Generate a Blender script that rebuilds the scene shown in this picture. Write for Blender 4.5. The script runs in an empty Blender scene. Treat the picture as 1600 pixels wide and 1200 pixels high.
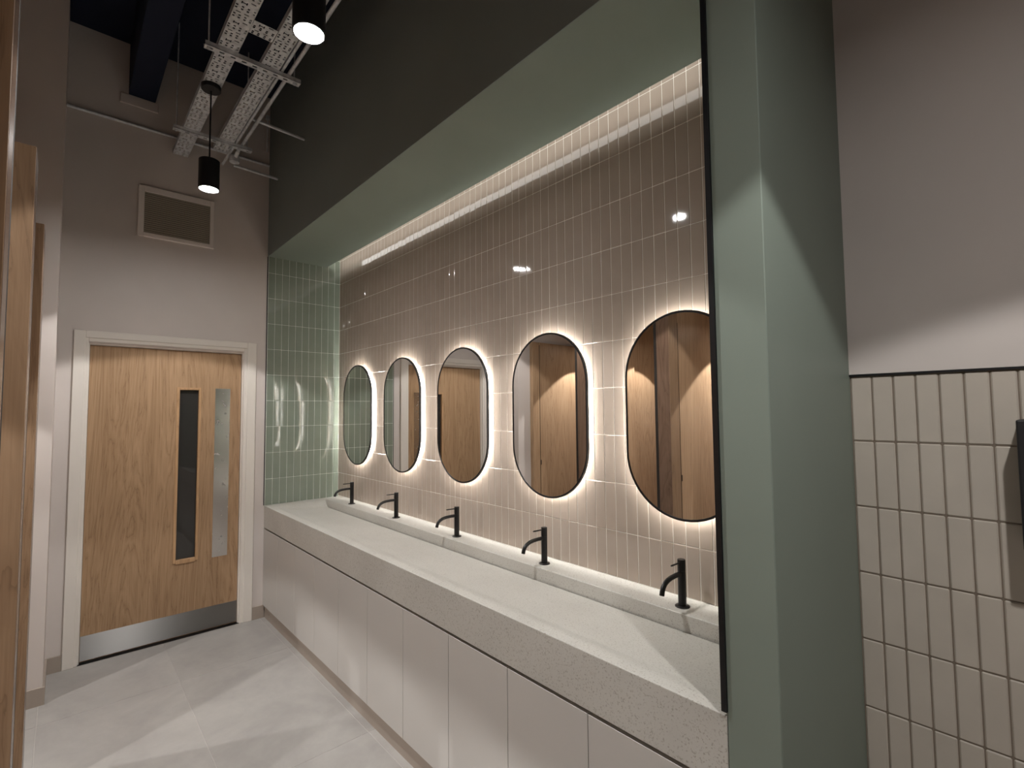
import bpy, bmesh, math, random
from mathutils import Vector, Matrix
random.seed(7)
scene = bpy.context.scene
COL = scene.collection

# ------------------------------------------------------------------ camera
F_PX, YAW, PITCH, ROLL = 773.283, math.radians(42.1383), math.radians(3.048), math.radians(-0.5304)
fw = Vector((-math.cos(YAW)*math.cos(PITCH), math.sin(YAW)*math.cos(PITCH), math.sin(PITCH)))
rt = Vector((math.sin(YAW), math.cos(YAW), 0)); up = rt.cross(fw)
rt2 = rt*math.cos(ROLL) + up*math.sin(ROLL); up2 = -rt*math.sin(ROLL) + up*math.cos(ROLL)
cam = bpy.data.cameras.new('camera'); camo = bpy.data.objects.new('camera', cam); COL.objects.link(camo)
cam.sensor_fit = 'HORIZONTAL'; cam.sensor_width = 36.0; cam.lens = F_PX/1600*36.0
cam.clip_start = 0.01; cam.clip_end = 100
m = Matrix((rt2, up2, -fw)).transposed().to_4x4(); m.translation = Vector((4.2465, -1.7857, 1.5918))
camo.matrix_world = m
scene.camera = camo
# ------------------------------------------------------------------ world, exposure
w = bpy.data.worlds.new('world'); scene.world = w; w.use_nodes = True
w.node_tree.nodes['Background'].inputs[0].default_value = (0.05, 0.055, 0.07, 1)
w.node_tree.nodes['Background'].inputs[1].default_value = 0.1
vs = scene.view_settings
vs.view_transform = 'Standard'; vs.look = 'None'; vs.gamma = 1.0; vs.use_curve_mapping = False
vs.exposure = 0.50
# lamp settings used by the lamp builders below
PENDANT_W, CUBICLE_W = 44.0, 46.0
LENS_STRENGTH, CUBICLE_LENS = 240.0, 30.0
PENDANT_CONE, CUBICLE_CONE = 107.0, 98.0
HALO_STRENGTH, COVE_STRENGTH = 88.0, 2.9
LAMP_COL = (1.0, 0.985, 0.97)
HALO_COL = (1.0, 0.985, 0.94)
cy = scene.cycles
cy.use_denoising = True
cy.use_adaptive_sampling = True; cy.adaptive_threshold = 0.02; cy.adaptive_min_samples = 24
cy.max_bounces = 7; cy.diffuse_bounces = 4; cy.glossy_bounces = 4; cy.transmission_bounces = 4
cy.blur_glossy = 0.12
cy.sample_clamp_indirect = 6.0

# ------------------------------------------------------------------ main measures (metres)
D = 0.597          # niche / bulkhead front at y=-D
L = 3.684          # near end of the niche
ZS = 2.852         # soffit underside
CEIL = 4.175
YC = 0.055         # tiled wall right of the column
XCOL = 3.804
YP = -1.872        # cubicle front plane
XEND = 6.6
YBACK = -3.4

# ------------------------------------------------------------------ materials
def mat(name, color=(.5,.5,.5), rough=.5, metal=0., spec=.5, coat=0., emit=None, estr=0., trans=0., ior=1.45):
    M = bpy.data.materials.new(name); M.use_nodes = True
    b = M.node_tree.nodes['Principled BSDF']
    b.inputs['Base Color'].default_value = (*color, 1); b.inputs['Roughness'].default_value = rough
    b.inputs['Metallic'].default_value = metal; b.inputs['Specular IOR Level'].default_value = spec
    b.inputs['Coat Weight'].default_value = coat; b.inputs['IOR'].default_value = ior
    b.inputs['Transmission Weight'].default_value = trans
    if emit: b.inputs['Emission Color'].default_value = (*emit, 1); b.inputs['Emission Strength'].default_value = estr
    return M
def nodes(M): return M.node_tree.nodes, M.node_tree.links, M.node_tree.nodes['Principled BSDF']
def srgb(r, g, b):
    f = lambda c: (c/255/12.92) if c/255 <= .04045 else ((c/255+.055)/1.055)**2.4
    return (f(r), f(g), f(b))
def coords(M, scale=(1,1,1), kind='Object'):
    N, K, b = nodes(M)
    tc = N.new('ShaderNodeTexCoord'); mp = N.new('ShaderNodeMapping'); mp.inputs['Scale'].default_value = scale
    K.new(tc.outputs[kind], mp.inputs['Vector']); return mp.outputs['Vector']
def world_coords(M, scale=(1,1,1)):
    N, K, b = nodes(M)
    g = N.new('ShaderNodeNewGeometry'); mp = N.new('ShaderNodeMapping'); mp.inputs['Scale'].default_value = scale
    K.new(g.outputs['Position'], mp.inputs['Vector']); return mp.outputs['Vector']
def noise(M, vec, scale, detail=4, rough=.5, dist=0.):
    N, K, b = nodes(M); n = N.new('ShaderNodeTexNoise'); n.inputs['Scale'].default_value = scale
    n.inputs['Detail'].default_value = detail; n.inputs['Roughness'].default_value = rough; n.inputs['Distortion'].default_value = dist
    K.new(vec, n.inputs['Vector']); return n.outputs['Fac']
def ramp(M, fac, stops):
    N, K, b = nodes(M); r = N.new('ShaderNodeValToRGB'); e = r.color_ramp.elements
    while len(e) < len(stops): e.new(.5)
    for i, (p, c) in enumerate(stops): e[i].position = p; e[i].color = (*c, 1)
    K.new(fac, r.inputs['Fac']); return r.outputs['Color']
def bump(M, h, strength=.1, dist=.002):
    N, K, b = nodes(M); n = N.new('ShaderNodeBump'); n.inputs['Strength'].default_value = strength; n.inputs['Distance'].default_value = dist
    K.new(h, n.inputs['Height']); K.new(n.outputs['Normal'], b.inputs['Normal'])
def setcol(M, c): N, K, b = nodes(M); K.new(c, b.inputs['Base Color'])
def mixc(M, a, c, fac, mode='MULTIPLY'):
    N, K, b = nodes(M); x = N.new('ShaderNodeMix'); x.data_type = 'RGBA'; x.blend_type = mode
    x.inputs[0].default_value = fac if isinstance(fac, (int, float)) else 0
    if not isinstance(fac, (int, float)): K.new(fac, x.inputs[0])
    K.new(a, x.inputs[6]); K.new(c, x.inputs[7]); return x.outputs[2]
def paint(name, c, rough=.55, var=.04):
    M = mat(name, c, rough, spec=.3); v = world_coords(M)
    lo = tuple(x*(1-var) for x in c); hi = tuple(min(1, x*(1+var)) for x in c)
    setcol(M, ramp(M, noise(M, v, 2.2, 3), [(.3, lo), (.7, hi)])); bump(M, noise(M, v, 260, 2), .06, .001); return M
def tilemat(name, c, rough, spec=.5, wav=.12, var=.05):
    M = mat(name, c, rough, spec=spec); N, K, b = nodes(M); v = world_coords(M)
    oi = N.new('ShaderNodeObjectInfo')
    lo = tuple(x*(1-var) for x in c); hi = tuple(min(1, x*(1+var)) for x in c)
    setcol(M, ramp(M, noise(M, v, 9, 3), [(.25, lo), (.75, hi)])); bump(M, noise(M, v, 22, 2), wav, .004); return M
def wood(name, light, mid, dark, scale=1.0, rough=.45, axis='z', seed=0.):
    M = mat(name, mid, rough, spec=.35); N, K, b = nodes(M)
    v = world_coords(M, (1, 1, .09) if axis == 'z' else (1, .09, 1))
    ad = N.new('ShaderNodeVectorMath'); ad.operation = 'ADD'; ad.inputs[1].default_value = (seed, seed*1.7, seed*.3); K.new(v, ad.inputs[0]); v = ad.outputs[0]
    n1 = noise(M, v, 5.5*scale, 6, .55, 1.6)
    # cathedral rings from a distorted field
    mm = N.new('ShaderNodeMath'); mm.operation = 'MULTIPLY'; mm.inputs[1].default_value = 13; K.new(n1, mm.inputs[0])
    fr = N.new('ShaderNodeMath'); fr.operation = 'FRACT'; K.new(mm.outputs[0], fr.inputs[0])
    c1 = ramp(M, fr.outputs[0], [(0., mid), (.55, light), (.88, mid), (1., dark)])
    c2 = ramp(M, noise(M, v, 1.9*scale, 3), [(.32, (.82, .80, .78)), (.68, (1.1, 1.1, 1.1))])
    c3 = ramp(M, noise(M, world_coords(M, (1, 1, .03)), 220*scale, 2), [(.3, (.86, .84, .82)), (.6, (1.05, 1.05, 1.05))])
    flat = ramp(M, n1, [(.3, mid), (.7, light)])
    x = mixc(M, flat, c1, .5, 'MIX'); x = mixc(M, x, c2, .8); x = mixc(M, x, c3, .7); setcol(M, x)
    bump(M, noise(M, world_coords(M, (1, 1, .03)), 300, 2), .05, .001); return M

MT = {}
MT['wall'] = paint('wall_paint_warm_white', srgb(208, 199, 193))
MT['green'] = paint('green_paint', srgb(128, 138, 128), .5)
MT['greydark'] = paint('bulkhead_grey_green', srgb(126, 134, 131), .55)
MT['ceil'] = paint('ceiling_navy', srgb(30, 36, 54), .7)
MT['white'] = mat('white_gloss_paint', srgb(226, 219, 210), .35)
MT['skirt'] = paint('skirting_taupe', srgb(164, 152, 141), .45)
MT['tile'] = tilemat('glossy_beige_tile', srgb(168, 154, 142), .045, .55, .02)
MT['gtile'] = tilemat('glossy_green_tile', srgb(131, 140, 127), .04, .6, .04)
MT['ctile'] = tilemat('matt_beige_tile', srgb(188, 179, 167), .45, .35, .03)
MT['grout'] = paint('grout_light', srgb(232, 226, 218), .8)
MT['ggrout'] = paint('grout_pale_green', srgb(222, 226, 216), .8)
MT['cgrout'] = paint('grout_brown', srgb(122, 110, 98), .8)
MT['black'] = mat('black_trim', (.006, .006, .007), .4)
MT['blackmetal'] = mat('black_metal', (.022, .021, .021), .34, .6)
MT['rodblack'] = mat('black_powdercoat', (.012, .012, .013), .5)
MT['mirror'] = mat('mirror_silver', (.86, .86, .85), .0, 1.0)
MT['cab'] = paint('cabinet_laminate', srgb(197, 193, 188), .5, .015)
MT['shadow'] = mat('painted_gap_shade', srgb(40, 33, 28), .7)  # near-black colour that paints in the shade of gaps and slots
MT['dark'] = mat('door_lipping_dark', srgb(70, 52, 38), .6)
MT['halo'] = mat('mirror_led', (1, 1, 1), .5, emit=HALO_COL, estr=HALO_STRENGTH)
MT['cove'] = mat('cove_led', (1, 1, 1), .5, emit=HALO_COL, estr=COVE_STRENGTH)
MT['lens'] = mat('lamp_lens', (1, 1, 1), .5, emit=LAMP_COL, estr=LENS_STRENGTH)
MT['lens_small'] = mat('cubicle_lamp_lens', (1, 1, 1), .5, emit=LAMP_COL, estr=CUBICLE_LENS)
MT['galv'] = mat('galvanised_steel', srgb(196, 196, 196), .42, .2)
v = world_coords(MT['galv']); setcol(MT['galv'], ramp(MT['galv'], noise(MT['galv'], v, 38, 3), [(.3, srgb(188, 190, 194)), (.7, srgb(224, 226, 228))]))
MT['chrome'] = mat('polished_plate', srgb(205, 203, 200), .22, 1.)
MT['brush'] = mat('brushed_steel', srgb(150, 147, 144), .46, 1.)
bump(MT['brush'], noise(MT['brush'], world_coords(MT['brush'], (1, 1.2, 260)), 5, 3), .08, .001)
N_, K_, b_ = nodes(MT['brush']); tg_ = N_.new('ShaderNodeTangent'); tg_.direction_type = 'RADIAL'; tg_.axis = 'Z'
K_.new(tg_.outputs[0], b_.inputs['Tangent']); b_.inputs['Anisotropic'].default_value = 1.0; b_.inputs['Anisotropic Rotation'].default_value = .25
v = world_coords(MT['chrome']); N_, K_, b_ = nodes(MT['chrome'])
K_.new(ramp(MT['chrome'], noise(MT['chrome'], v, 30, 4), [(.62, (.2,)*3), (.70, (.4,)*3)]), b_.inputs['Roughness'])
MT['glass'] = mat('vision_glass', (.3, .28, .26), .02, trans=.9)
MT['vent'] = paint('vent_grey', srgb(150, 142, 128), .5)
MT['ventframe'] = mat('vent_frame', srgb(228, 220, 214), .5)
MT['door'] = wood('door_oak', srgb(184, 153, 121), srgb(160, 129, 98), srgb(116, 88, 64), .72, .42)
MT['bead'] = wood('bead_oak', srgb(196, 160, 122), srgb(176, 140, 104), srgb(140, 106, 74), 1.5, .4, seed=3.)
MT['panel'] = wood('cubicle_oak', srgb(182, 154, 124), srgb(160, 131, 103), srgb(122, 96, 73), .7, .42, seed=9.)
MT['post'] = wood('dark_oak_front', srgb(126, 102, 86), srgb(108, 86, 71), srgb(82, 63, 50), .8, .2, seed=2.)
MT['jamb'] = wood('cubicle_oak_shaded', srgb(156, 130, 104), srgb(139, 113, 89), srgb(106, 83, 63), .7, .42, seed=14.)  # darker copy of the cubicle oak, weaker light painted into its colour
MT['edge'] = wood('cubicle_edge', srgb(232, 206, 178), srgb(220, 190, 160), srgb(196, 164, 130), 1.5, .4, seed=5.)
# counter: pale speckled solid surface
M = MT['counter'] = mat('speckled_solid_surface', srgb(196, 193, 186), .42, spec=.4); v = world_coords(M)
base = ramp(M, noise(M, v, 3, 3), [(.3, srgb(190, 187, 180)), (.7, srgb(201, 198, 191))])
sp = ramp(M, noise(M, v, 190, 2, .6), [(.32, (.55, .52, .47)), (.43, (1, 1, 1))])
sp2 = ramp(M, noise(M, v, 90, 2, .7), [(.26, (.78, .76, .72)), (.34, (1, 1, 1)), (.72, (1, 1, 1)), (.8, (1.06, 1.06, 1.06))])
setcol(M, mixc(M, mixc(M, base, sp, .75), sp2, .7))
# floor tile: grey stone-look porcelain
M = MT['floor'] = mat('grey_porcelain', srgb(176, 171, 167), .36, spec=.4); v = world_coords(M); N_, K_, b_ = nodes(M)
c1 = ramp(M, noise(M, v, 2.1, 6, .6, .6), [(.3, srgb(152, 148, 144)), (.7, srgb(174, 170, 165))])
c2 = ramp(M, noise(M, v, 14, 5, .65), [(.3, (.94, .94, .94)), (.7, (1.04, 1.04, 1.04))])
x_ = mixc(M, c1, c2, .8); oi = N_.new('ShaderNodeObjectInfo')
x_ = mixc(M, x_, ramp(M, oi.outputs['Random'], [(0, (.93, .93, .93)), (1, (1.05, 1.05, 1.05))]), 1.0); setcol(M, x_)
MT['fgrout'] = paint('floor_grout', srgb(182, 177, 172), .8)

# ------------------------------------------------------------------ mesh helpers
class MB:
    def __init__(s): s.v = []; s.f = []
    def box(s, x0, x1, y0, y1, z0, z1):
        n = len(s.v); s.v += [(x, y, z) for z in (z0, z1) for y in (y0, y1) for x in (x0, x1)]
        s.f += [tuple(n+i for i in q) for q in ((0,2,3,1), (4,5,7,6), (0,1,5,4), (2,6,7,3), (0,4,6,2), (1,3,7,5))]; return s
    def prism(s, prof, axis, a0, a1):
        """extrude a closed 2-D profile along an axis"""
        n = len(s.v); k = len(prof)
        for a in (a0, a1):
            for p, q in prof:
                s.v.append({'x': (a, p, q), 'y': (p, a, q), 'z': (p, q, a)}[axis])
        s.f += [tuple(n+i for i in range(k)), tuple(n+k+i for i in reversed(range(k)))]
        s.f += [(n+i, n+k+i, n+k+(i+1) % k, n+(i+1) % k) for i in range(k)]; return s
    def lathe(s, c, prof, seg=32):
        """prof: (r, z) list revolved about vertical axis through c"""
        n = len(s.v)
        for r, z in prof:
            for i in range(seg):
                a = 2*math.pi*i/seg; s.v.append((c[0]+r*math.cos(a), c[1]+r*math.sin(a), c[2]+z))
        for j in range(len(prof)-1):
            for i in range(seg):
                a = n+j*seg+i; b = n+j*seg+(i+1) % seg; s.f.append((a, b, b+seg, a+seg))
        s.f.append(tuple(n+i for i in reversed(range(seg)))); o = n+(len(prof)-1)*seg; s.f.append(tuple(o+i for i in range(seg))); return s
    def tube(s, pts, r, seg=12):
        pts = [Vector(p) for p in pts]; n = len(s.v); rr = r if isinstance(r, (list, tuple)) else [r]*len(pts)
        t0 = (pts[1]-pts[0]).normalized(); ref = Vector((0, 0, 1)) if abs(t0.z) < .9 else Vector((1, 0, 0)); u = t0.cross(ref).normalized()
        for j, p in enumerate(pts):
            t = ((pts[min(j+1, len(pts)-1)]-pts[max(j-1, 0)])).normalized(); u = (u-t*u.dot(t)).normalized(); w_ = t.cross(u)
            for i in range(seg):
                a = 2*math.pi*i/seg; s.v.append(tuple(p+(u*math.cos(a)+w_*math.sin(a))*rr[j]))
        for j in range(len(pts)-1):
            for i in range(seg):
                a = n+j*seg+i; b = n+j*seg+(i+1) % seg; s.f.append((a, b, b+seg, a+seg))
        s.f.append(tuple(n+i for i in reversed(range(seg)))); o = n+(len(pts)-1)*seg; s.f.append(tuple(o+i for i in range(seg))); return s
    def mesh(s, name, mtl, bevel=0, smooth=False, seg=1):
        me = bpy.data.meshes.new(name); me.from_pydata(s.v, [], s.f); bm = bmesh.new(); bm.from_mesh(me)
        bmesh.ops.recalc_face_normals(bm, faces=bm.faces)
        if bevel:
            es = [e for e in bm.edges if len(e.link_faces) == 2 and e.calc_face_angle(0) > .5]
            bmesh.ops.bevel(bm, geom=es, offset=bevel, segments=seg, affect='EDGES', profile=.6, clamp_overlap=True)
        if smooth:
            for f in bm.faces: f.smooth = True
            for e in bm.edges:
                if len(e.link_faces) == 2 and e.calc_face_angle(0) > .6: e.smooth = False
        bm.to_mesh(me); bm.free()
        if mtl: me.materials.append(MT[mtl])
        return me
    def build(s, name, mtl, parent=None, bevel=0, smooth=False, seg=1):
        return link(name, s.mesh(name, mtl, bevel, smooth, seg), parent)
def link(name, me, parent=None, loc=None):
    o = bpy.data.objects.new(name, me); COL.objects.link(o)
    if loc is not None: o.location = loc
    if parent: o.parent = parent; o.matrix_parent_inverse = Matrix.Translation(parent.location).inverted()
    return o
def tag(o, label=None, cat=None, group=None, kind=None):
    if label: o['label'] = label
    if cat: o['category'] = cat
    if group: o['group'] = group
    if kind: o['kind'] = kind
    return o
def empty(name, loc=(0, 0, 0)):
    o = bpy.data.objects.new(name, None); COL.objects.link(o); o.location = loc; o.empty_display_size = .05; return o
def copy_tree(o, off, parent=None):
    c = o.copy(); COL.objects.link(c)
    if parent is None: c.location = o.location + Vector(off)
    else: c.parent = parent; c.matrix_parent_inverse = o.matrix_parent_inverse.copy()
    for ch in list(o.children): copy_tree(ch, off, c)
    return c
def struct(name, mb, mtl, label=None, cat=None, bevel=0): return tag(mb.build(name, mtl, None, bevel), label, cat, kind='structure')

# ------------------------------------------------------------------ room shell
# floor: grout bed with porcelain tiles
floor = struct('floor', MB().box(0, XEND, YBACK, YC, -.12, -.002), 'fgrout', 'grey stone-look tiled floor', 'floor')
fx = [0.0] + [.665+1.2*i for i in range(5)] + [XEND]; fx = sorted(set(fx)); fy = [-.575, -.615, -1.23, -1.845, -2.46, -3.075, YBACK]
ftile_cache = {}
def ftile(x0, x1, y0, y1):
    k = (round(x1-x0, 4), round(y1-y0, 4))
    if k not in ftile_cache:
        hx, hy = (k[0]-.003)/2, (k[1]-.003)/2; ftile_cache[k] = MB().box(-hx, hx, -hy, hy, -.008, 0).mesh('floor_tile', 'floor', .0012)
    return link('floor_tile', ftile_cache[k], floor, ((x0+x1)/2, (y0+y1)/2, 0))
for i in range(len(fx)-1):
    for j in range(len(fy)-1): ftile(fx[i], fx[i+1], fy[j+1], fy[j])
for i in range(4): ftile(max(XCOL, fx[min(i+4, 5)] if i else XCOL) if False else XCOL+.7*i, XCOL+.7*(i+1), -.575, YC)
ceiling = struct('ceiling', MB().box(0, XEND, YBACK, YC, CEIL, CEIL+.1), 'ceil', 'dark navy open ceiling slab', 'ceiling')
# door wall with the doorway left open
DL, DR, FL, FR, FT = -1.672, -.7646, -1.7527, -.6706, 2.139
wb = MB().box(-.16, 0, -1.95, DL-.012, 0, CEIL).box(-.16, 0, DR+.012, .3, 0, CEIL).box(-.16, 0, DL-.012, DR+.012, 2.062, CEIL)
struct('wall_end', wb, 'wall', 'warm white end wall around the oak door', 'wall')
struct('wall_left', MB().box(-.16, .415, YBACK, -1.83, 0, CEIL), 'wall', 'warm white wall pier left of the oak door', 'wall')
struct('wall_cubicles', MB().box(.415, XEND, YBACK-.1, YBACK, 0, CEIL), 'wall', 'warm white wall behind the cubicles', 'wall')
struct('wall_behind', MB().box(XEND, XEND+.1, YBACK, YC+.1, 0, CEIL), 'wall', 'warm white wall behind the camera', 'wall')
# mirror wall core, green return core, wall right of the column
wall_m = struct('wall_mirrors', MB().box(0, L, .0016, .16, .60, 3.14), 'grout', 'glossy beige stack-tiled wall behind the oval mirrors', 'wall')
wall_g = struct('wall_return', MB().box(-.001, .0064, -D+.004, .003, .60, 3.14), 'ggrout', 'glossy green tiled return wall at the far end of the counter', 'wall')
wall_r = struct('wall_right', MB().box(XCOL, XEND, YC+.003, YC+.16, 0, 1.687), 'cgrout', 'matt beige tiled lower wall right of the green column', 'wall')
struct('wall_right_upper', MB().box(XCOL, XEND, YC-.004, YC+.16, 1.694, CEIL), 'wall', 'warm white painted wall above the matt beige tiles', 'wall')
struct('trim_tile_top', MB().box(XCOL, XEND, YC-.005, YC+.01, 1.6872, 1.6938), 'black', 'thin dark metal trim on top of the matt beige tiles', 'trim')
col = struct('wall_column', MB().box(L, XCOL, -D, YC+.16, 0, CEIL), 'green', 'sage green painted column at the near end of the counter', 'column', .002)
bulk = struct('ceiling_bulkhead', MB().prism([(-D+.004, ZS), (-.12, ZS), (-.12, ZS+.02), (-.235, ZS+.02), (-.235, 3.13), (.16, 3.13), (.16, CEIL), (-D+.004, CEIL)], 'x', .0, L), 'green',
    'sage green bulkhead and soffit over the counter', 'bulkhead')
MB().box(0, L, -D, -D+.004, ZS, CEIL).build('front_board', 'greydark', bulk)
struct('trim_niche_near', MB().box(L-.012, L+.001, -D-.006, -D+.01, .872, CEIL), 'black', 'black edge trim between the niche and the green column', 'trim')
struct('trim_niche_far', MB().box(-.001, .006, -D-.003, -D+.007, .862, ZS), 'black', 'thin black edge trim beside the green tiles', 'trim')
# baseboards
struct('baseboard_door_left', MB().box(0, .012, -1.83, FL-.001, 0, .095), 'skirt', 'taupe skirting left of the oak door', 'skirting')
struct('baseboard_door_right', MB().box(0, .012, FR+.001, -.585, 0, .095), 'skirt', 'taupe skirting right of the oak door', 'skirting')
struct('baseboard_pier', MB().box(.415, .427, -1.98, -1.83, 0, .095).box(.0125, .427, -1.83, -1.82, 0, .095), 'skirt', 'taupe skirting round the white wall pier', 'skirting')

# ------------------------------------------------------------------ wall tiles
def tile_proto(name, w, h, mtl, face, bev=.0014, t=.008):
    hw, hh = w/2, h/2
    if face == 'y': mb = MB().box(-hw, hw, 0, t, -hh, hh)
    else: mb = MB().box(-t, 0, -hw, hw, -hh, hh)
    return mb.mesh(name, mtl, bev)
def rows(z0, joints, ztop):
    zs = [z0] + [z for z in joints if z0+.01 < z < ztop-.01] + [ztop]; return list(zip(zs[:-1], zs[1:]))
G = .0026
# mirror wall
PX, PZ = .0541, .2067
tw, th = PX-G, PZ-G
mp_tile = tile_proto('wall_tile', tw, th, 'tile', 'y')
xj = [3.3682-PX*k for k in range(63) if 3.3682-PX*k > .004]; xj = sorted(set(xj + [3.3682+PX*k for k in range(1, 6)]))
xc = list(zip([0.003]+xj, xj+[L])); zr = rows(.872, [1.067+PZ*k for k in range(11)], 3.13)
singles = [c for c in xc if c[1] < 3.43][-27:]
rest = MB()
proto_b = bmesh.new(); proto_b.from_mesh(mp_tile); proto_b.verts.ensure_lookup_table()
pv = [v_.co.copy() for v_ in proto_b.verts]; pf = [[v_.index for v_ in f.verts] for f in proto_b.faces]; proto_b.free()
for c in xc:
    for r in zr:
        cx_, cz_ = (c[0]+c[1])/2, (r[0]+r[1])/2; sx, sz = max(.002, c[1]-c[0]-G)/tw, (r[1]-r[0]-G)/th
        ax, az = random.gauss(0, .0022), random.gauss(0, .0035); dy = random.gauss(0, .00015)
        if c in singles:
            o = link('tile', mp_tile, wall_m, (cx_, dy, cz_)); o.scale = (sx, 1, sz); o.rotation_euler = (ax, 0, az)
        else:
            R = Matrix.Rotation(az, 3, 'Z') @ Matrix.Rotation(ax, 3, 'X'); n = len(rest.v)
            rest.v += [tuple(R @ Vector((p.x*sx, p.y, p.z*sz)) + Vector((cx_, dy, cz_))) for p in pv]
            rest.f += [tuple(n+i for i in f) for f in pf]
o = rest.build('tiles', 'tile', wall_m); tag(o, kind='stuff')
# green return wall
gp = tile_proto('green_tile', .0544-G, th, 'gtile', 'x')
yj = [-.0477-.0544*k for k in range(10)]; ys = sorted([-D+.006]+yj+[-.001])
for a, b in zip(ys[:-1], ys[1:]):
    for r in rows(.862, [1.067+PZ*k for k in range(11)], 3.13):
        if r[0] > ZS+.1 and b < -.25: continue
        o = link('tile', gp, wall_g, (.008+random.gauss(0, .00015), (a+b)/2, (r[0]+r[1])/2))
        o.scale = (1, (b-a-G)/(.0544-G), (r[1]-r[0]-G)/th); o.rotation_euler = (0, random.gauss(0, .003), random.gauss(0, .006))
# matt wall right of the column
cp = tile_proto('matt_tile', .0527-.0034, .2007-.0034, 'ctile', 'y', .003)
for i in range(-1, 24):
    xa, xb = 3.8602+.0527*(i-0), 3.8602+.0527*(i+1)
    if i == -1: xa, xb = XCOL+.001, 3.8602
    for k in range(9):
        z1 = 1.6868-.2007*k; z0 = max(.001, z1-.2007)
        if z1 < .05: continue
        o = link('tile', cp, wall_r, ((xa+xb)/2, YC+random.gauss(0, .0002), (z0+z1)/2)); o.scale = ((xb-xa-.0034)/.0493, 1, (z1-z0-.0034)/.1973)
        o.rotation_euler = (random.gauss(0, .001), 0, random.gauss(0, .0015))
x0_ = 3.8602+.0527*24; rb = MB()
for i in range(27):
    for k in range(9):
        z1 = 1.6868-.2007*k; z0 = max(.001, z1-.2007)
        xa = x0_+.0527*i
        if xa+.05 < XEND: rb.box(xa+.0017, xa+.051, YC, YC+.006, z0+.0017, z1-.0017)
tag(rb.build('tiles', 'ctile', wall_r), kind='stuff')

# ------------------------------------------------------------------ oak door
dr = tag(empty('door_1', (0, (DL+DR)/2, 0)), 'oak veneer door with a narrow vision panel, steel push plate and kick plate', 'door', kind='structure')
XL = -.03
VY0, VY1, VZ0, VZ1 = -1.168, -1.046, .541, 1.764
lf = MB().box(XL-.044, XL, DL+.003, VY0, .008, 2.047).box(XL-.044, XL, VY1, DR-.003, .008, 2.047).box(XL-.044, XL, VY0, VY1, .008, VZ0).box(XL-.044, XL, VY0, VY1, VZ1, 2.047)
leaf = lf.build('leaf', 'door', dr)
for nm, b in (('glazing_bead', (VY0-.017, VY0+.002, VZ0-.017, VZ1+.017)), ('glazing_bead', (VY1-.002, VY1+.014, VZ0-.017, VZ1+.017)),
              ('glazing_bead', (VY0+.002, VY1-.002, VZ0-.025, VZ0+.004)), ('glazing_bead', (VY0+.002, VY1-.002, VZ1-.002, VZ1+.015))):
    MB().box(XL-.02, XL+.007, b[0], b[1], b[2], b[3]).build(nm, 'bead', leaf, .002)
MB().box(XL-.026, XL-.02, VY0, VY1, VZ0, VZ1).build('pane', 'glass', leaf)
tag(MB().box(XL, XL+.0015, -.9405, -.84, .521, 1.777).build('push_plate', 'chrome', leaf, .0004), 'tall smudged steel push plate')
tag(MB().box(XL, XL+.0015, DL+.004, DR-.004, .012, .168).build('kick_plate', 'brush', leaf, .0004), 'brushed steel kick plate')
# architrave: outer casing, inner step, jamb
def casing(y0, y1, z0, z1, nm='architrave'): return MB().box(0, .016, y0, y1, z0, z1).build(nm, 'white', dr, .003)
casing(FL, DL-.022, 0, FT); casing(DR+.03, FR, 0, FT); casing(DL-.022, DR+.03, 2.092, FT)
for y0, y1, z0, z1 in ((DL-.024, DL-.006, 0, 2.094), (DR+.006, DR+.032, 0, 2.094), (DL-.006, DR+.006, 2.068, 2.094)):
    MB().box(-.16, .008, y0, y1, z0, z1).build('jamb', 'white', dr, .002)
for y0, y1, z0, z1 in ((DL-.008, DL+.001, 0, 2.07), (DR-.001, DR+.008, 0, 2.07), (DL, DR, 2.050, 2.07)):
    MB().box(-.16, -.022 if False else -.012, y0, y1, z0, z1).build('door_stop', 'white', dr, .002)
# dark corridor seen through the glass
struct('wall_corridor', MB().box(-1.5, -1.45, -2.6, 0, -.1, 2.6).box(-1.5, -.17, -2.6, 0, -.12, -.02).box(-1.5, -.17, -2.6, 0, 2.6, 2.65), 'wall', 'unlit corridor wall behind the door glass', 'wall')

# ------------------------------------------------------------------ vent grille
vg = tag(empty('vent_grille', (.01, -1.213, 3.01)), 'white framed air vent with thin grey slats above the oak door', 'vent')
vy0, vy1, vz0, vz1 = -1.444, -.982, 2.83, 3.193; iy0, iy1, iz0, iz1 = -1.409, -1.009, 2.862, 3.150
for y0, y1, z0, z1 in ((vy0, iy0, vz0, vz1), (iy1, vy1, vz0, vz1), (iy0, iy1, vz0, iz0), (iy0, iy1, iz1, vz1)):
    MB().box(.0, .016, y0, y1, z0, z1).build('frame', 'ventframe', vg, .003)
MB().box(.0, .003, iy0, iy1, iz0, iz1).build('backing', 'shadow', vg)  # dark sheet that paints the shade between the slats
ns = 20; p = (iz1-iz0)/ns
sm = MB().prism([(.003, -.006), (.004, -.007), (.0135, .0015), (.0125, .0025)], 'y', -(iy1-iy0)/2, (iy1-iy0)/2).mesh('slat', 'vent')
for i in range(ns): link('slat', sm, vg, (0, (iy0+iy1)/2, iz0+p*(i+.75)))

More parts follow.
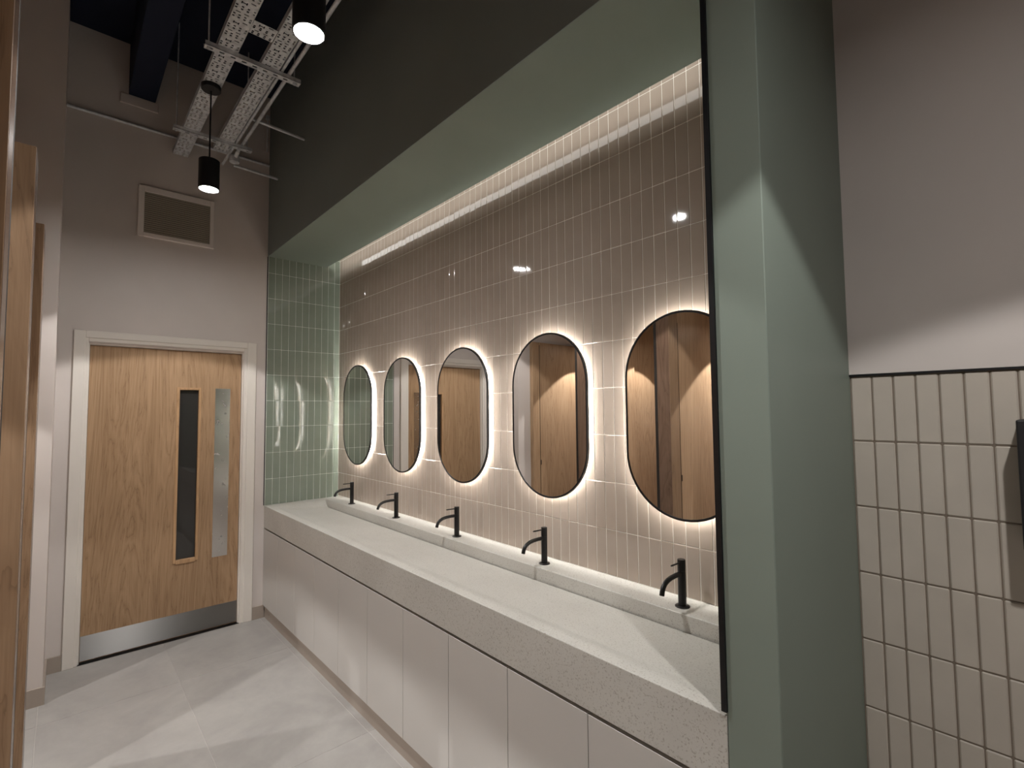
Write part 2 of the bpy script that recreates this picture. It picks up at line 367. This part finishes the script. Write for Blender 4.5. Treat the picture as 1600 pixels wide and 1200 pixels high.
# ------------------------------------------------------------------ counter
ct = tag(empty('sink_counter', (0, -.3, .693)), 'long pale speckled trough sink counter under the mirrors', 'counter')
ZC, ZB, ZL, YL = .862, .813, .872, -.150
xs = [0.012, .075, .10, .125, .15, .175, .20] + [.45+i*.5 for i in range(6)] + [3.3, L-.002]
ysn = [-D, -D+.03, -.555, -.54, -.50, -.40, -.30, -.20, YL-.008, YL-.008, YL, YL+.002, 0.0]
def sst(t): t = max(0, min(1, t)); return t*t*(3-2*t)
def hz(x, y):
    if y > YL-.004: return ZC
    a = sst((x-.08)/.12); b = max(0, min(1, (y+.56)/(.56+YL))); return ZC-(ZC-ZB)*a*(.25*sst(b*4)+.75*b)
bmv = []; idx = {}
for i, x in enumerate(xs):
    for j, y in enumerate(ysn):
        z = hz(x, y)
        if j == 9: z = hz(x, YL-.008)-.014*sst((x-.13)/.03)     # narrow drain slot
        if j == 10: z = hz(x, YL-.008)-.014*sst((x-.13)/.03)
        if j >= 11: z = ZC
        idx[i, j] = len(bmv); bmv.append((x, y, z))
faces = [(idx[i, j], idx[i+1, j], idx[i+1, j+1], idx[i, j+1]) for i in range(len(xs)-1) for j in range(len(ysn)-1)]
nb = len(bmv); nx, ny = len(xs), len(ysn)
bot = {}
for i in (0, nx-1):
    for j in (0, ny-1): bot[i, j] = len(bmv); bmv.append((xs[i], ysn[j], .693))
faces.append(tuple([idx[i, 0] for i in reversed(range(nx))] + [bot[0, 0], bot[nx-1, 0]]))
faces.append(tuple([idx[i, ny-1] for i in range(nx)] + [bot[nx-1, ny-1], bot[0, ny-1]]))
faces.append(tuple([idx[0, j] for j in range(ny)] + [bot[0, ny-1], bot[0, 0]]))
faces.append(tuple([idx[nx-1, j] for j in reversed(range(ny))] + [bot[nx-1, 0], bot[nx-1, ny-1]]))
faces.append((bot[0, 0], bot[0, ny-1], bot[nx-1, ny-1], bot[nx-1, 0]))
mb = MB(); mb.v = bmv; mb.f = faces
o = mb.build('worktop', 'counter', ct)
md = o.modifiers.new('bevel', 'BEVEL'); md.width = .0025; md.segments = 2; md.limit_method = 'ANGLE'; md.angle_limit = math.radians(50)
MB().prism([(YL, ZB-.006), (0, ZB-.006), (0, ZL), (YL-.003, ZL)], 'x', .14, L-.002).build('tap_ledge', 'counter', ct, .002)
MB().box(.15, L-.002, YL-.008, YL, ZB-.012, ZB-.010).build('drain_slot_shade', 'shadow', ct)  # dark strip painting the shade down in the slot
# recess above the doors and plinth
struct('trim_plinth', MB().box(.002, L-.002, -.580, -.56, 0, .095), 'skirt', 'taupe plinth under the white vanity doors', 'plinth')
struct('trim_shadow_gap', MB().box(.002, L-.002, -.515, -.49, .60, .693), 'shadow', 'back of the gap under the counter, its shade painted near black', 'trim')  # recess back coloured near black so the gap reads as shade
# cabinets
cxs = [.0] + [.344+.3637*i for i in range(10)] ; cxs = [c for c in cxs if c < L-.05] + [L]
NTH = ['first', 'second', 'third', 'fourth', 'fifth', 'sixth', 'seventh', 'eighth', 'ninth', 'tenth', 'eleventh']
if cxs[-1]-cxs[-2] < .1: cxs.pop(-2)
for i, (a, b) in enumerate(zip(cxs[:-1], cxs[1:])):
    c = tag(empty('vanity_cabinet', ((a+b)/2, -.3, .096)), 'plain white handleless vanity cabinet, %s from the oak door end' % NTH[i], 'cabinet', 'cabinets under the sink counter')
    MB().box(a+.002, b-.002, -.565, -.02, .096, .630).build('carcass', 'cab', c)
    MB().box(a+.0014, b-.0014, -.594, -.572, .096, .680).build('door', 'cab', c, .001)

# ------------------------------------------------------------------ mirrors with back-lit halo
def stadium(w, h, n=28):
    r = w/2; s = h/2-r; P = []
    for k in range(n+1): a = math.pi*k/n; P.append((r*math.cos(a), s+r*math.sin(a)))
    for k in range(n+1): a = math.pi+math.pi*k/n; P.append((r*math.cos(a), -s+r*math.sin(a)))
    return P
def ring(outer, inner, y0, y1):
    mb = MB(); n = len(outer)
    for pr, y in ((outer, y0), (inner, y0), (inner, y1), (outer, y1)): mb.v += [(p_[0], y, p_[1]) for p_ in pr]
    for a in range(4):
        b = (a+1) % 4
        mb.f += [(a*n+i, a*n+(i+1) % n, b*n+(i+1) % n, b*n+i) for i in range(n)]
    return mb
MW, MH = .503, .806
mroot = empty('oval_mirror', (.4358, -.021, 1.5685))
def at(me, nm): return link(nm, me, mroot, mroot.location.copy())
S = stadium
frame = at(ring(S(MW, MH), S(MW-.018, MH-.018), -.014, .0).mesh('frame', 'black', .0015), 'frame')
g = MB().prism([(p_[0], p_[1]) for p_ in S(MW-.012, MH-.012)], 'y', -.0115, -.003).mesh('glass', 'mirror'); at(g, 'glass')
hb = MB().prism([(p_[0], p_[1]) for p_ in S(MW-.10, MH-.10)], 'y', -.003, .0205).mesh('housing', 'white'); at(hb, 'housing')
at(ring(S(MW-.09, MH-.09), S(MW-.0998, MH-.0998), .002, .010).mesh('light_strip', 'halo'), 'light_strip')
mlab = ['oval back-lit mirror nearest the green tiles, farthest from the camera', 'oval back-lit mirror, second from the green tiles',
        'oval back-lit mirror in the middle of the row, reflecting the oak door', 'oval back-lit mirror, second from the green column', 'largest-looking oval back-lit mirror, partly hidden by the green column']
for i in range(5):
    o = mroot if i == 0 else copy_tree(mroot, (.7092*i, 0, 0)); tag(o, mlab[i], 'mirror', 'oval back-lit mirrors over the counter')

# ------------------------------------------------------------------ taps
troot = empty('basin_tap', (.4885, -.0913, ZL))
def tp(mb, nm, **k): return link(nm, mb.mesh(nm, 'blackmetal', k.get('bevel', 0), True), troot, troot.location.copy())
tp(MB().lathe((0, 0, 0), [(.0265, 0), (.0265, .003), (.024, .0048), (.016, .0055)]), 'flange')
tp(MB().lathe((0, 0, .004), [(.0145, 0), (.0145, .122), (.0139, .1225), (.0139, .124), (.0145, .1245), (.0145, .1635), (.0135, .165)]), 'body')
pts = [(0, -.008, .118)] + [(0, -.05, .1185), (0, -.085, .1165)] + [(0, -.085-.048*math.sin(a), .0685+.048*math.cos(a)) for a in [math.radians(d) for d in (12, 25, 38, 50, 62, 73, 82)]] + [(0, -.1345, .066)]
tp(MB().tube([(0, -.008, .119), (0, -.045, .120), (0, -.075, .1185), (0, -.098, .1145), (0, -.115, .107), (0, -.127, .0965), (0, -.1335, .084), (0, -.1365, .072)], .0088, 14), 'spout')
tp(MB().tube([(0, 0, .1585), (0, -.04, .1595), (0, -.068, .160), (0, -.072, .160)], [.0032, .0032, .0032, .0022], 10), 'lever')
tlab = ['matt black basin tap farthest from the camera, by the green tiles', 'matt black basin tap, second from the green tiles', 'matt black basin tap in the middle of the row',
        'matt black basin tap, second from the green column', 'matt black basin tap nearest the green column']
for i in range(5):
    o = troot if i == 0 else copy_tree(troot, (.7003*i, 0, 0)); tag(o, tlab[i], 'tap', 'black taps on the counter ledge')

# ------------------------------------------------------------------ cove light behind the soffit lip
cv = tag(empty('cove_light', (L/2, -.205, ZS+.02)), 'hidden linear light glowing above the beige tiles behind the green soffit', 'light')
MB().box(.02, L-.01, -.222, -.205, ZS+.02, ZS+.125).build('channel', 'galv', cv)
MB().box(.02, L-.01, -.205, -.20, ZS+.030, ZS+.120).build('light_strip', 'cove', cv)

# ------------------------------------------------------------------ pendants
def spot(parent, loc, watts, cone, nm='lamp_light', rad=.02):
    ld = bpy.data.lights.new(nm, 'SPOT'); ld.energy = watts; ld.color = LAMP_COL; ld.spot_size = math.radians(cone); ld.spot_blend = .10; ld.shadow_soft_size = rad
    lo = bpy.data.objects.new(nm, ld); COL.objects.link(lo); lo.location = loc; lo.parent = parent; lo.matrix_parent_inverse = Matrix.Translation(parent.location).inverted()
    return lo
def pendant(x, y, zb, ztop, label, group, watts, cone, R=.0525, H=.170, lens='lens'):
    p_ = tag(empty('pendant_lamp', (x, y, zb)), label, 'lamp', group)
    MB().lathe((x, y, zb), [(R-.005, .010), (R-.005, 0), (R, .001), (R, H-.003), (R-.004, H)], 40).build('housing', 'rodblack', p_, 0, True)
    MB().lathe((x, y, zb), [(R-.0052, .004), (R-.0052, .0095)], 40).build('lens', lens, p_)
    MB().tube([(x, y, zb+H), (x, y, ztop-.03)], .0042, 10).build('stem', 'rodblack', p_, 0, True)
    MB().lathe((x, y, ztop), [(.048, -.026), (.05, -.024), (.05, 0)], 32).build('canopy', 'rodblack', p_, 0, True)
    spot(p_, (x, y, zb-.006), watts, cone, rad=.02 if lens == 'lens' else .010); return p_
TZ = 3.47
pendant(1.06, -1.212, 2.86, TZ-.002, 'black cylinder pendant lamp above the oak door end, full drop stem in view', 'cylinder pendants over the walkway', PENDANT_W, PENDANT_CONE)
pendant(2.613, -1.212, 2.86, TZ-.002, 'black cylinder pendant lamp cut by the top edge, glowing round lens', 'cylinder pendants over the walkway', PENDANT_W, PENDANT_CONE)
pendant(4.51, -1.2, 2.86, TZ-.002, 'black cylinder pendant lamp above the camera, out of view', 'cylinder pendants over the walkway', PENDANT_W, PENDANT_CONE)
for i in range(5):
    pendant(.82+.855*i, -2.70, 2.35, CEIL-.001, 'black cylinder pendant lamp inside the %s cubicle from the oak door' % NTH[i], 'cylinder pendants in the cubicles', CUBICLE_W, CUBICLE_CONE, lens='lens_small')

# ------------------------------------------------------------------ cable trays
def perforated(x0, x1, y0, y1, z, name, parent, mtl='galv', lip=.022, t=.0015):
    W = y1-y0; mb = MB(); unit = .15
    n = max(1, round((x1-x0)/unit)); u = (x1-x0)/n
    holes = []
    for fx_ in (.08, .20):
        for fy_ in (.13, .37, .63, .87): holes.append((fx_*u-.005, fx_*u+.005, fy_*W-.005, fy_*W+.005))
    for fy_ in (.25, .62): holes.append((.34*u-.0032, .34*u+.0032, fy_*W-.010, fy_*W+.010))
    for fx_ in (.50, .62):
        for fy_ in (.10, .36, .62, .88): holes.append((fx_*u-.005, fx_*u+.005, fy_*W-.005, fy_*W+.005))
    holes += [(.80*u-.0035, .80*u+.0035, .36*W-.013, .36*W+.013), (.80*u-.009, .80*u+.009, .36*W+.008, .36*W+.013), (.80*u-.009, .80*u+.009, .36*W-.013, .36*W-.008),
              (.92*u-.0032, .92*u+.0032, .72*W-.011, .72*W+.011)]
    us = sorted({0, u} | {h for q_ in holes for h in q_[:2]}); vs_ = sorted({0, W} | {h for q_ in holes for h in q_[2:]})
    for k in range(n):
        for a, b in zip(us[:-1], us[1:]):
            run = None
            for c, d in zip(vs_[:-1], vs_[1:]):
                hole = any(h[0]-1e-6 <= a and b <= h[1]+1e-6 and h[2]-1e-6 <= c and d <= h[3]+1e-6 for h in holes)
                if not hole: run = (run[0], d) if run else (c, d)
                if (hole or d == vs_[-1]) and run:
                    nn = len(mb.v); X0, X1 = x0+k*u+a, x0+k*u+b
                    mb.v += [(X0, y0+run[0], z), (X1, y0+run[0], z), (X1, y0+run[1], z), (X0, y0+run[1], z)]; mb.f.append((nn, nn+1, nn+2, nn+3)); run = None
    me = bpy.data.meshes.new(name); me.from_pydata(mb.v, [], mb.f); me.materials.append(MT[mtl])
    o = link(name, me, parent); md = o.modifiers.new('thick', 'SOLIDIFY'); md.thickness = t; md.offset = 1
    return o
def tray(x0, x1, y0, y1, label):
    t_ = tag(empty('cable_tray', (x0, (y0+y1)/2, TZ)), label, 'cable tray', 'perforated cable trays under the ceiling')
    perforated(x0, x1, y0, y1, TZ, 'tray_base', t_)
    for s, y in ((1, y0), (-1, y1)):
        MB().box(x0, x1, min(y, y+s*.0016), max(y, y+s*.0016), TZ, TZ+.03).box(x0, x1, min(y, y+s*.008), max(y, y+s*.008), TZ+.0285, TZ+.03).build('side_flange', 'galv', t_)
    return t_
tray(.03, 6.4, -1.258, -1.163, 'perforated galvanised cable tray holding the black pendant lamps')
tray(.29, 6.4, -1.053, -.960, 'perforated galvanised cable tray beside the conduits, nearer the green bulkhead')
lk = tag(empty('tray_link', (1.69, -1.11, TZ)), 'short perforated steel plate linking the two cable trays', 'bracket')
perforated(1.64, 1.74, -1.162, -1.054, TZ+.002, 'plate', lk)
def strut(x, label, y0=-1.312, y1=-.845):
    s_ = tag(empty('support_channel', (x, (y0+y1)/2, TZ-.022)), label, 'bracket', 'channel supports under the cable trays')
    z0, z1 = TZ-.023, TZ-.001; ymid = []
    mb = MB(); w_ = .0205; t = .0025; y = y0
    mb.box(x-w_, x-w_+t, y0, y1, z0, z1).box(x+w_-t, x+w_, y0, y1, z0, z1)
    nsl = 9; pu = (y1-y0)/nsl
    for k in range(nsl):
        a = y0+k*pu; mb.box(x-w_, x+w_, a, a+pu*.28, z0, z0+t).box(x-w_, x+w_, a+pu*.72, a+pu, z0, z0+t)
        mb.box(x-w_, x-.0065, a+pu*.28, a+pu*.72, z0, z0+t).box(x+.0065, x+w_, a+pu*.28, a+pu*.72, z0, z0+t)
    mb.build('channel', 'galv', s_)
    for yy in (y0+.018, y1-.03):
        r_ = MB().tube([(x, yy, z0-.012), (x, yy, CEIL)], .004, 8).build('threaded_rod', 'galv', s_, 0, True)
        MB().lathe((x, yy, z0-.007), [(.0085, 0), (.0085, .007)], 6).build('nut', 'galv', r_)
    return s_
strut(.455, 'slotted steel channel carrying the trays close to the end wall')
strut(1.43, 'slotted steel channel carrying the trays left of the bright pendant lens')
strut(3.4, 'slotted steel channel carrying the trays above the camera')
# conduits
def conduit(p0, p1, r, label, clips=()):
    c = tag(empty('conduit', p0), label, 'conduit', 'galvanised conduits')
    MB().tube([p0, p1], r, 12).build('pipe', 'galv', c, 0, True)
    for q_ in clips:
        MB().box(q_[0]-.008, q_[0]+.008, q_[1]-.022, q_[1]+.022, q_[2]-r-.002, q_[2]+r+.002).build('saddle', 'galv', c, .003)
    return c
conduit((.012, -1.829, 3.60), (.012, -.60, 3.60), .010, 'galvanised conduit running along the end wall high above the vent')
conduit((.05, -.943, TZ+.016), (6.4, -.943, TZ+.016), .009, 'thin conduit tucked beside the cable tray edge')
conduit((.33, -.905, TZ+.011), (6.4, -.905, TZ+.011), .010, 'galvanised conduit running parallel to the trays on the bulkhead side')
conduit((.80, -.93, 3.505), (.80, -.5965, 3.49), .010, 'short conduit stub into the bulkhead, the one farther from the end wall')
conduit((.223, -.905, 3.424), (.223, -.5965, 3.415), .010, 'short conduit stub into the bulkhead, close to the end wall')
jb = tag(empty('junction_box', (.27, -.915, 3.42)), 'small galvanised junction box where the conduit meets its stub', 'box')
MB().lathe((.27, -.912, 3.425), [(.032, 0), (.034, .004), (.034, .04), (.03, .044)], 20).build('body', 'galv', jb, 0, True)
MB().tube([(.27, -.912, 3.445), (.34, -.906, TZ+.011)], .013, 10).build('spigot', 'galv', jb, 0, True)
ro = tag(empty('hanger_rod', (.035, -.625, 3.70)), 'short vertical hanger rod in the corner of end wall and bulkhead', 'rod')
MB().tube([(.035, -.625, 3.70), (.035, -.625, 3.98)], .006, 8).build('rod', 'galv', ro, 0, True)
MB().box(.02, .05, -.64, -.61, 3.97, 4.0).build('clamp', 'galv', ro, .002)
# dark duct along the ceiling
dc = tag(empty('ceiling_duct', (0, -1.44, 3.81)), 'dark boxed duct running along the ceiling into the end wall', 'duct')
MB().box(.004, XEND-.01, -1.515, -1.363, 3.81, CEIL-.001).build('duct_body', 'ceil', dc, .003)
tag(MB().box(.0, .014, -1.562, -1.345, 3.737, 3.808).build('sealing_collar', 'wall', dc, .004), 'painted sealing strip under the duct')

# ------------------------------------------------------------------ cubicles
PT = 2.42
for i in range(4):
    a, b = ((1.17, 1.32), (2.02, 2.16), (2.91, 3.02), (3.78, 3.88))[i]
    s_ = tag(empty('cubicle_pilaster', ((a+b)/2, YP, 0)), 'tall oak veneer pilaster between cubicle openings, %s from the oak door' % NTH[i], 'pilaster', 'cubicle pilasters')
    MB().box(a+.025, b-.004, YP-.134, YP, .0, PT).build('post', 'post', s_, .0008)
    MB().box(b-.004, b, YP-.134, YP-.0005, .0, PT).build('side_panel', 'jamb', s_, .0008)
    tag(MB().box(a, a+.025, YP-.134, YP, .0, PT-.002).build('shadow_gap_strip', 'shadow', s_, .0008), 'flush dark strip standing in for a shadow gap')  # shade of the gap painted as a flush dark strip
    d_ = tag(empty('cubicle_divider', (b-.06, -2.5, 0)), 'oak veneer partition behind the %s pilaster from the oak door' % NTH[i], 'partition', 'cubicle partitions')
    MB().box(b-.075, b-.045, YBACK+.005, YP-.136, .0, 2.62).build('panel', 'panel', d_, .001)
def cub_door(x, y0, nth, top=2.44):
    d_ = tag(empty('cubicle_door', (x, y0, .03)), 'oak veneer cubicle door standing open inwards, %s from the oak door' % nth, 'door', 'open cubicle doors')
    MB().box(x-.038, x, y0-.62, y0, .03, top).build('leaf', 'panel', d_, .0015)
    MB().box(x-.001, x+.004, y0-.012, y0-.004, 1.005, 1.055).build('lock', 'black', d_, .001)
    MB().box(x-.03, x+.001, y0-.001, y0+.0025, .06, 2.30).build('edge_seal', 'dark', d_)
for i in range(4): cub_door((1.32, 2.16, 3.02, 3.88)[i], YP-.140, NTH[i+1])
cub_door(.462, YP-.24, 'first', 2.33)
fp = tag(empty('cubicle_jamb', (.44, YP-.18, 0)), 'narrow oak veneer jamb beside the white wall pier', 'jamb')
MB().box(.4155, .462, YP-.235, YP-.134, 0, 2.33).build('post', 'panel', fp, .0015)

# ------------------------------------------------------------------ black dispenser on the right wall
dd = tag(empty('dispenser', (4.31, YC-.06, 1.24)), 'black box dispenser on the matt beige tiles at the right edge', 'dispenser')
MB().box(4.172, 4.45, YC-.122, YC-.001, 1.243, 1.557).build('body', 'rodblack', dd, .004, False, 2)
MB().box(4.20, 4.42, YC-.1235, YC-.121, 1.30, 1.53).build('cover', 'blackmetal', dd, .001)
MB().box(4.22, 4.40, YC-.10, YC-.03, 1.2405, 1.2435).build('outlet', 'black', dd)
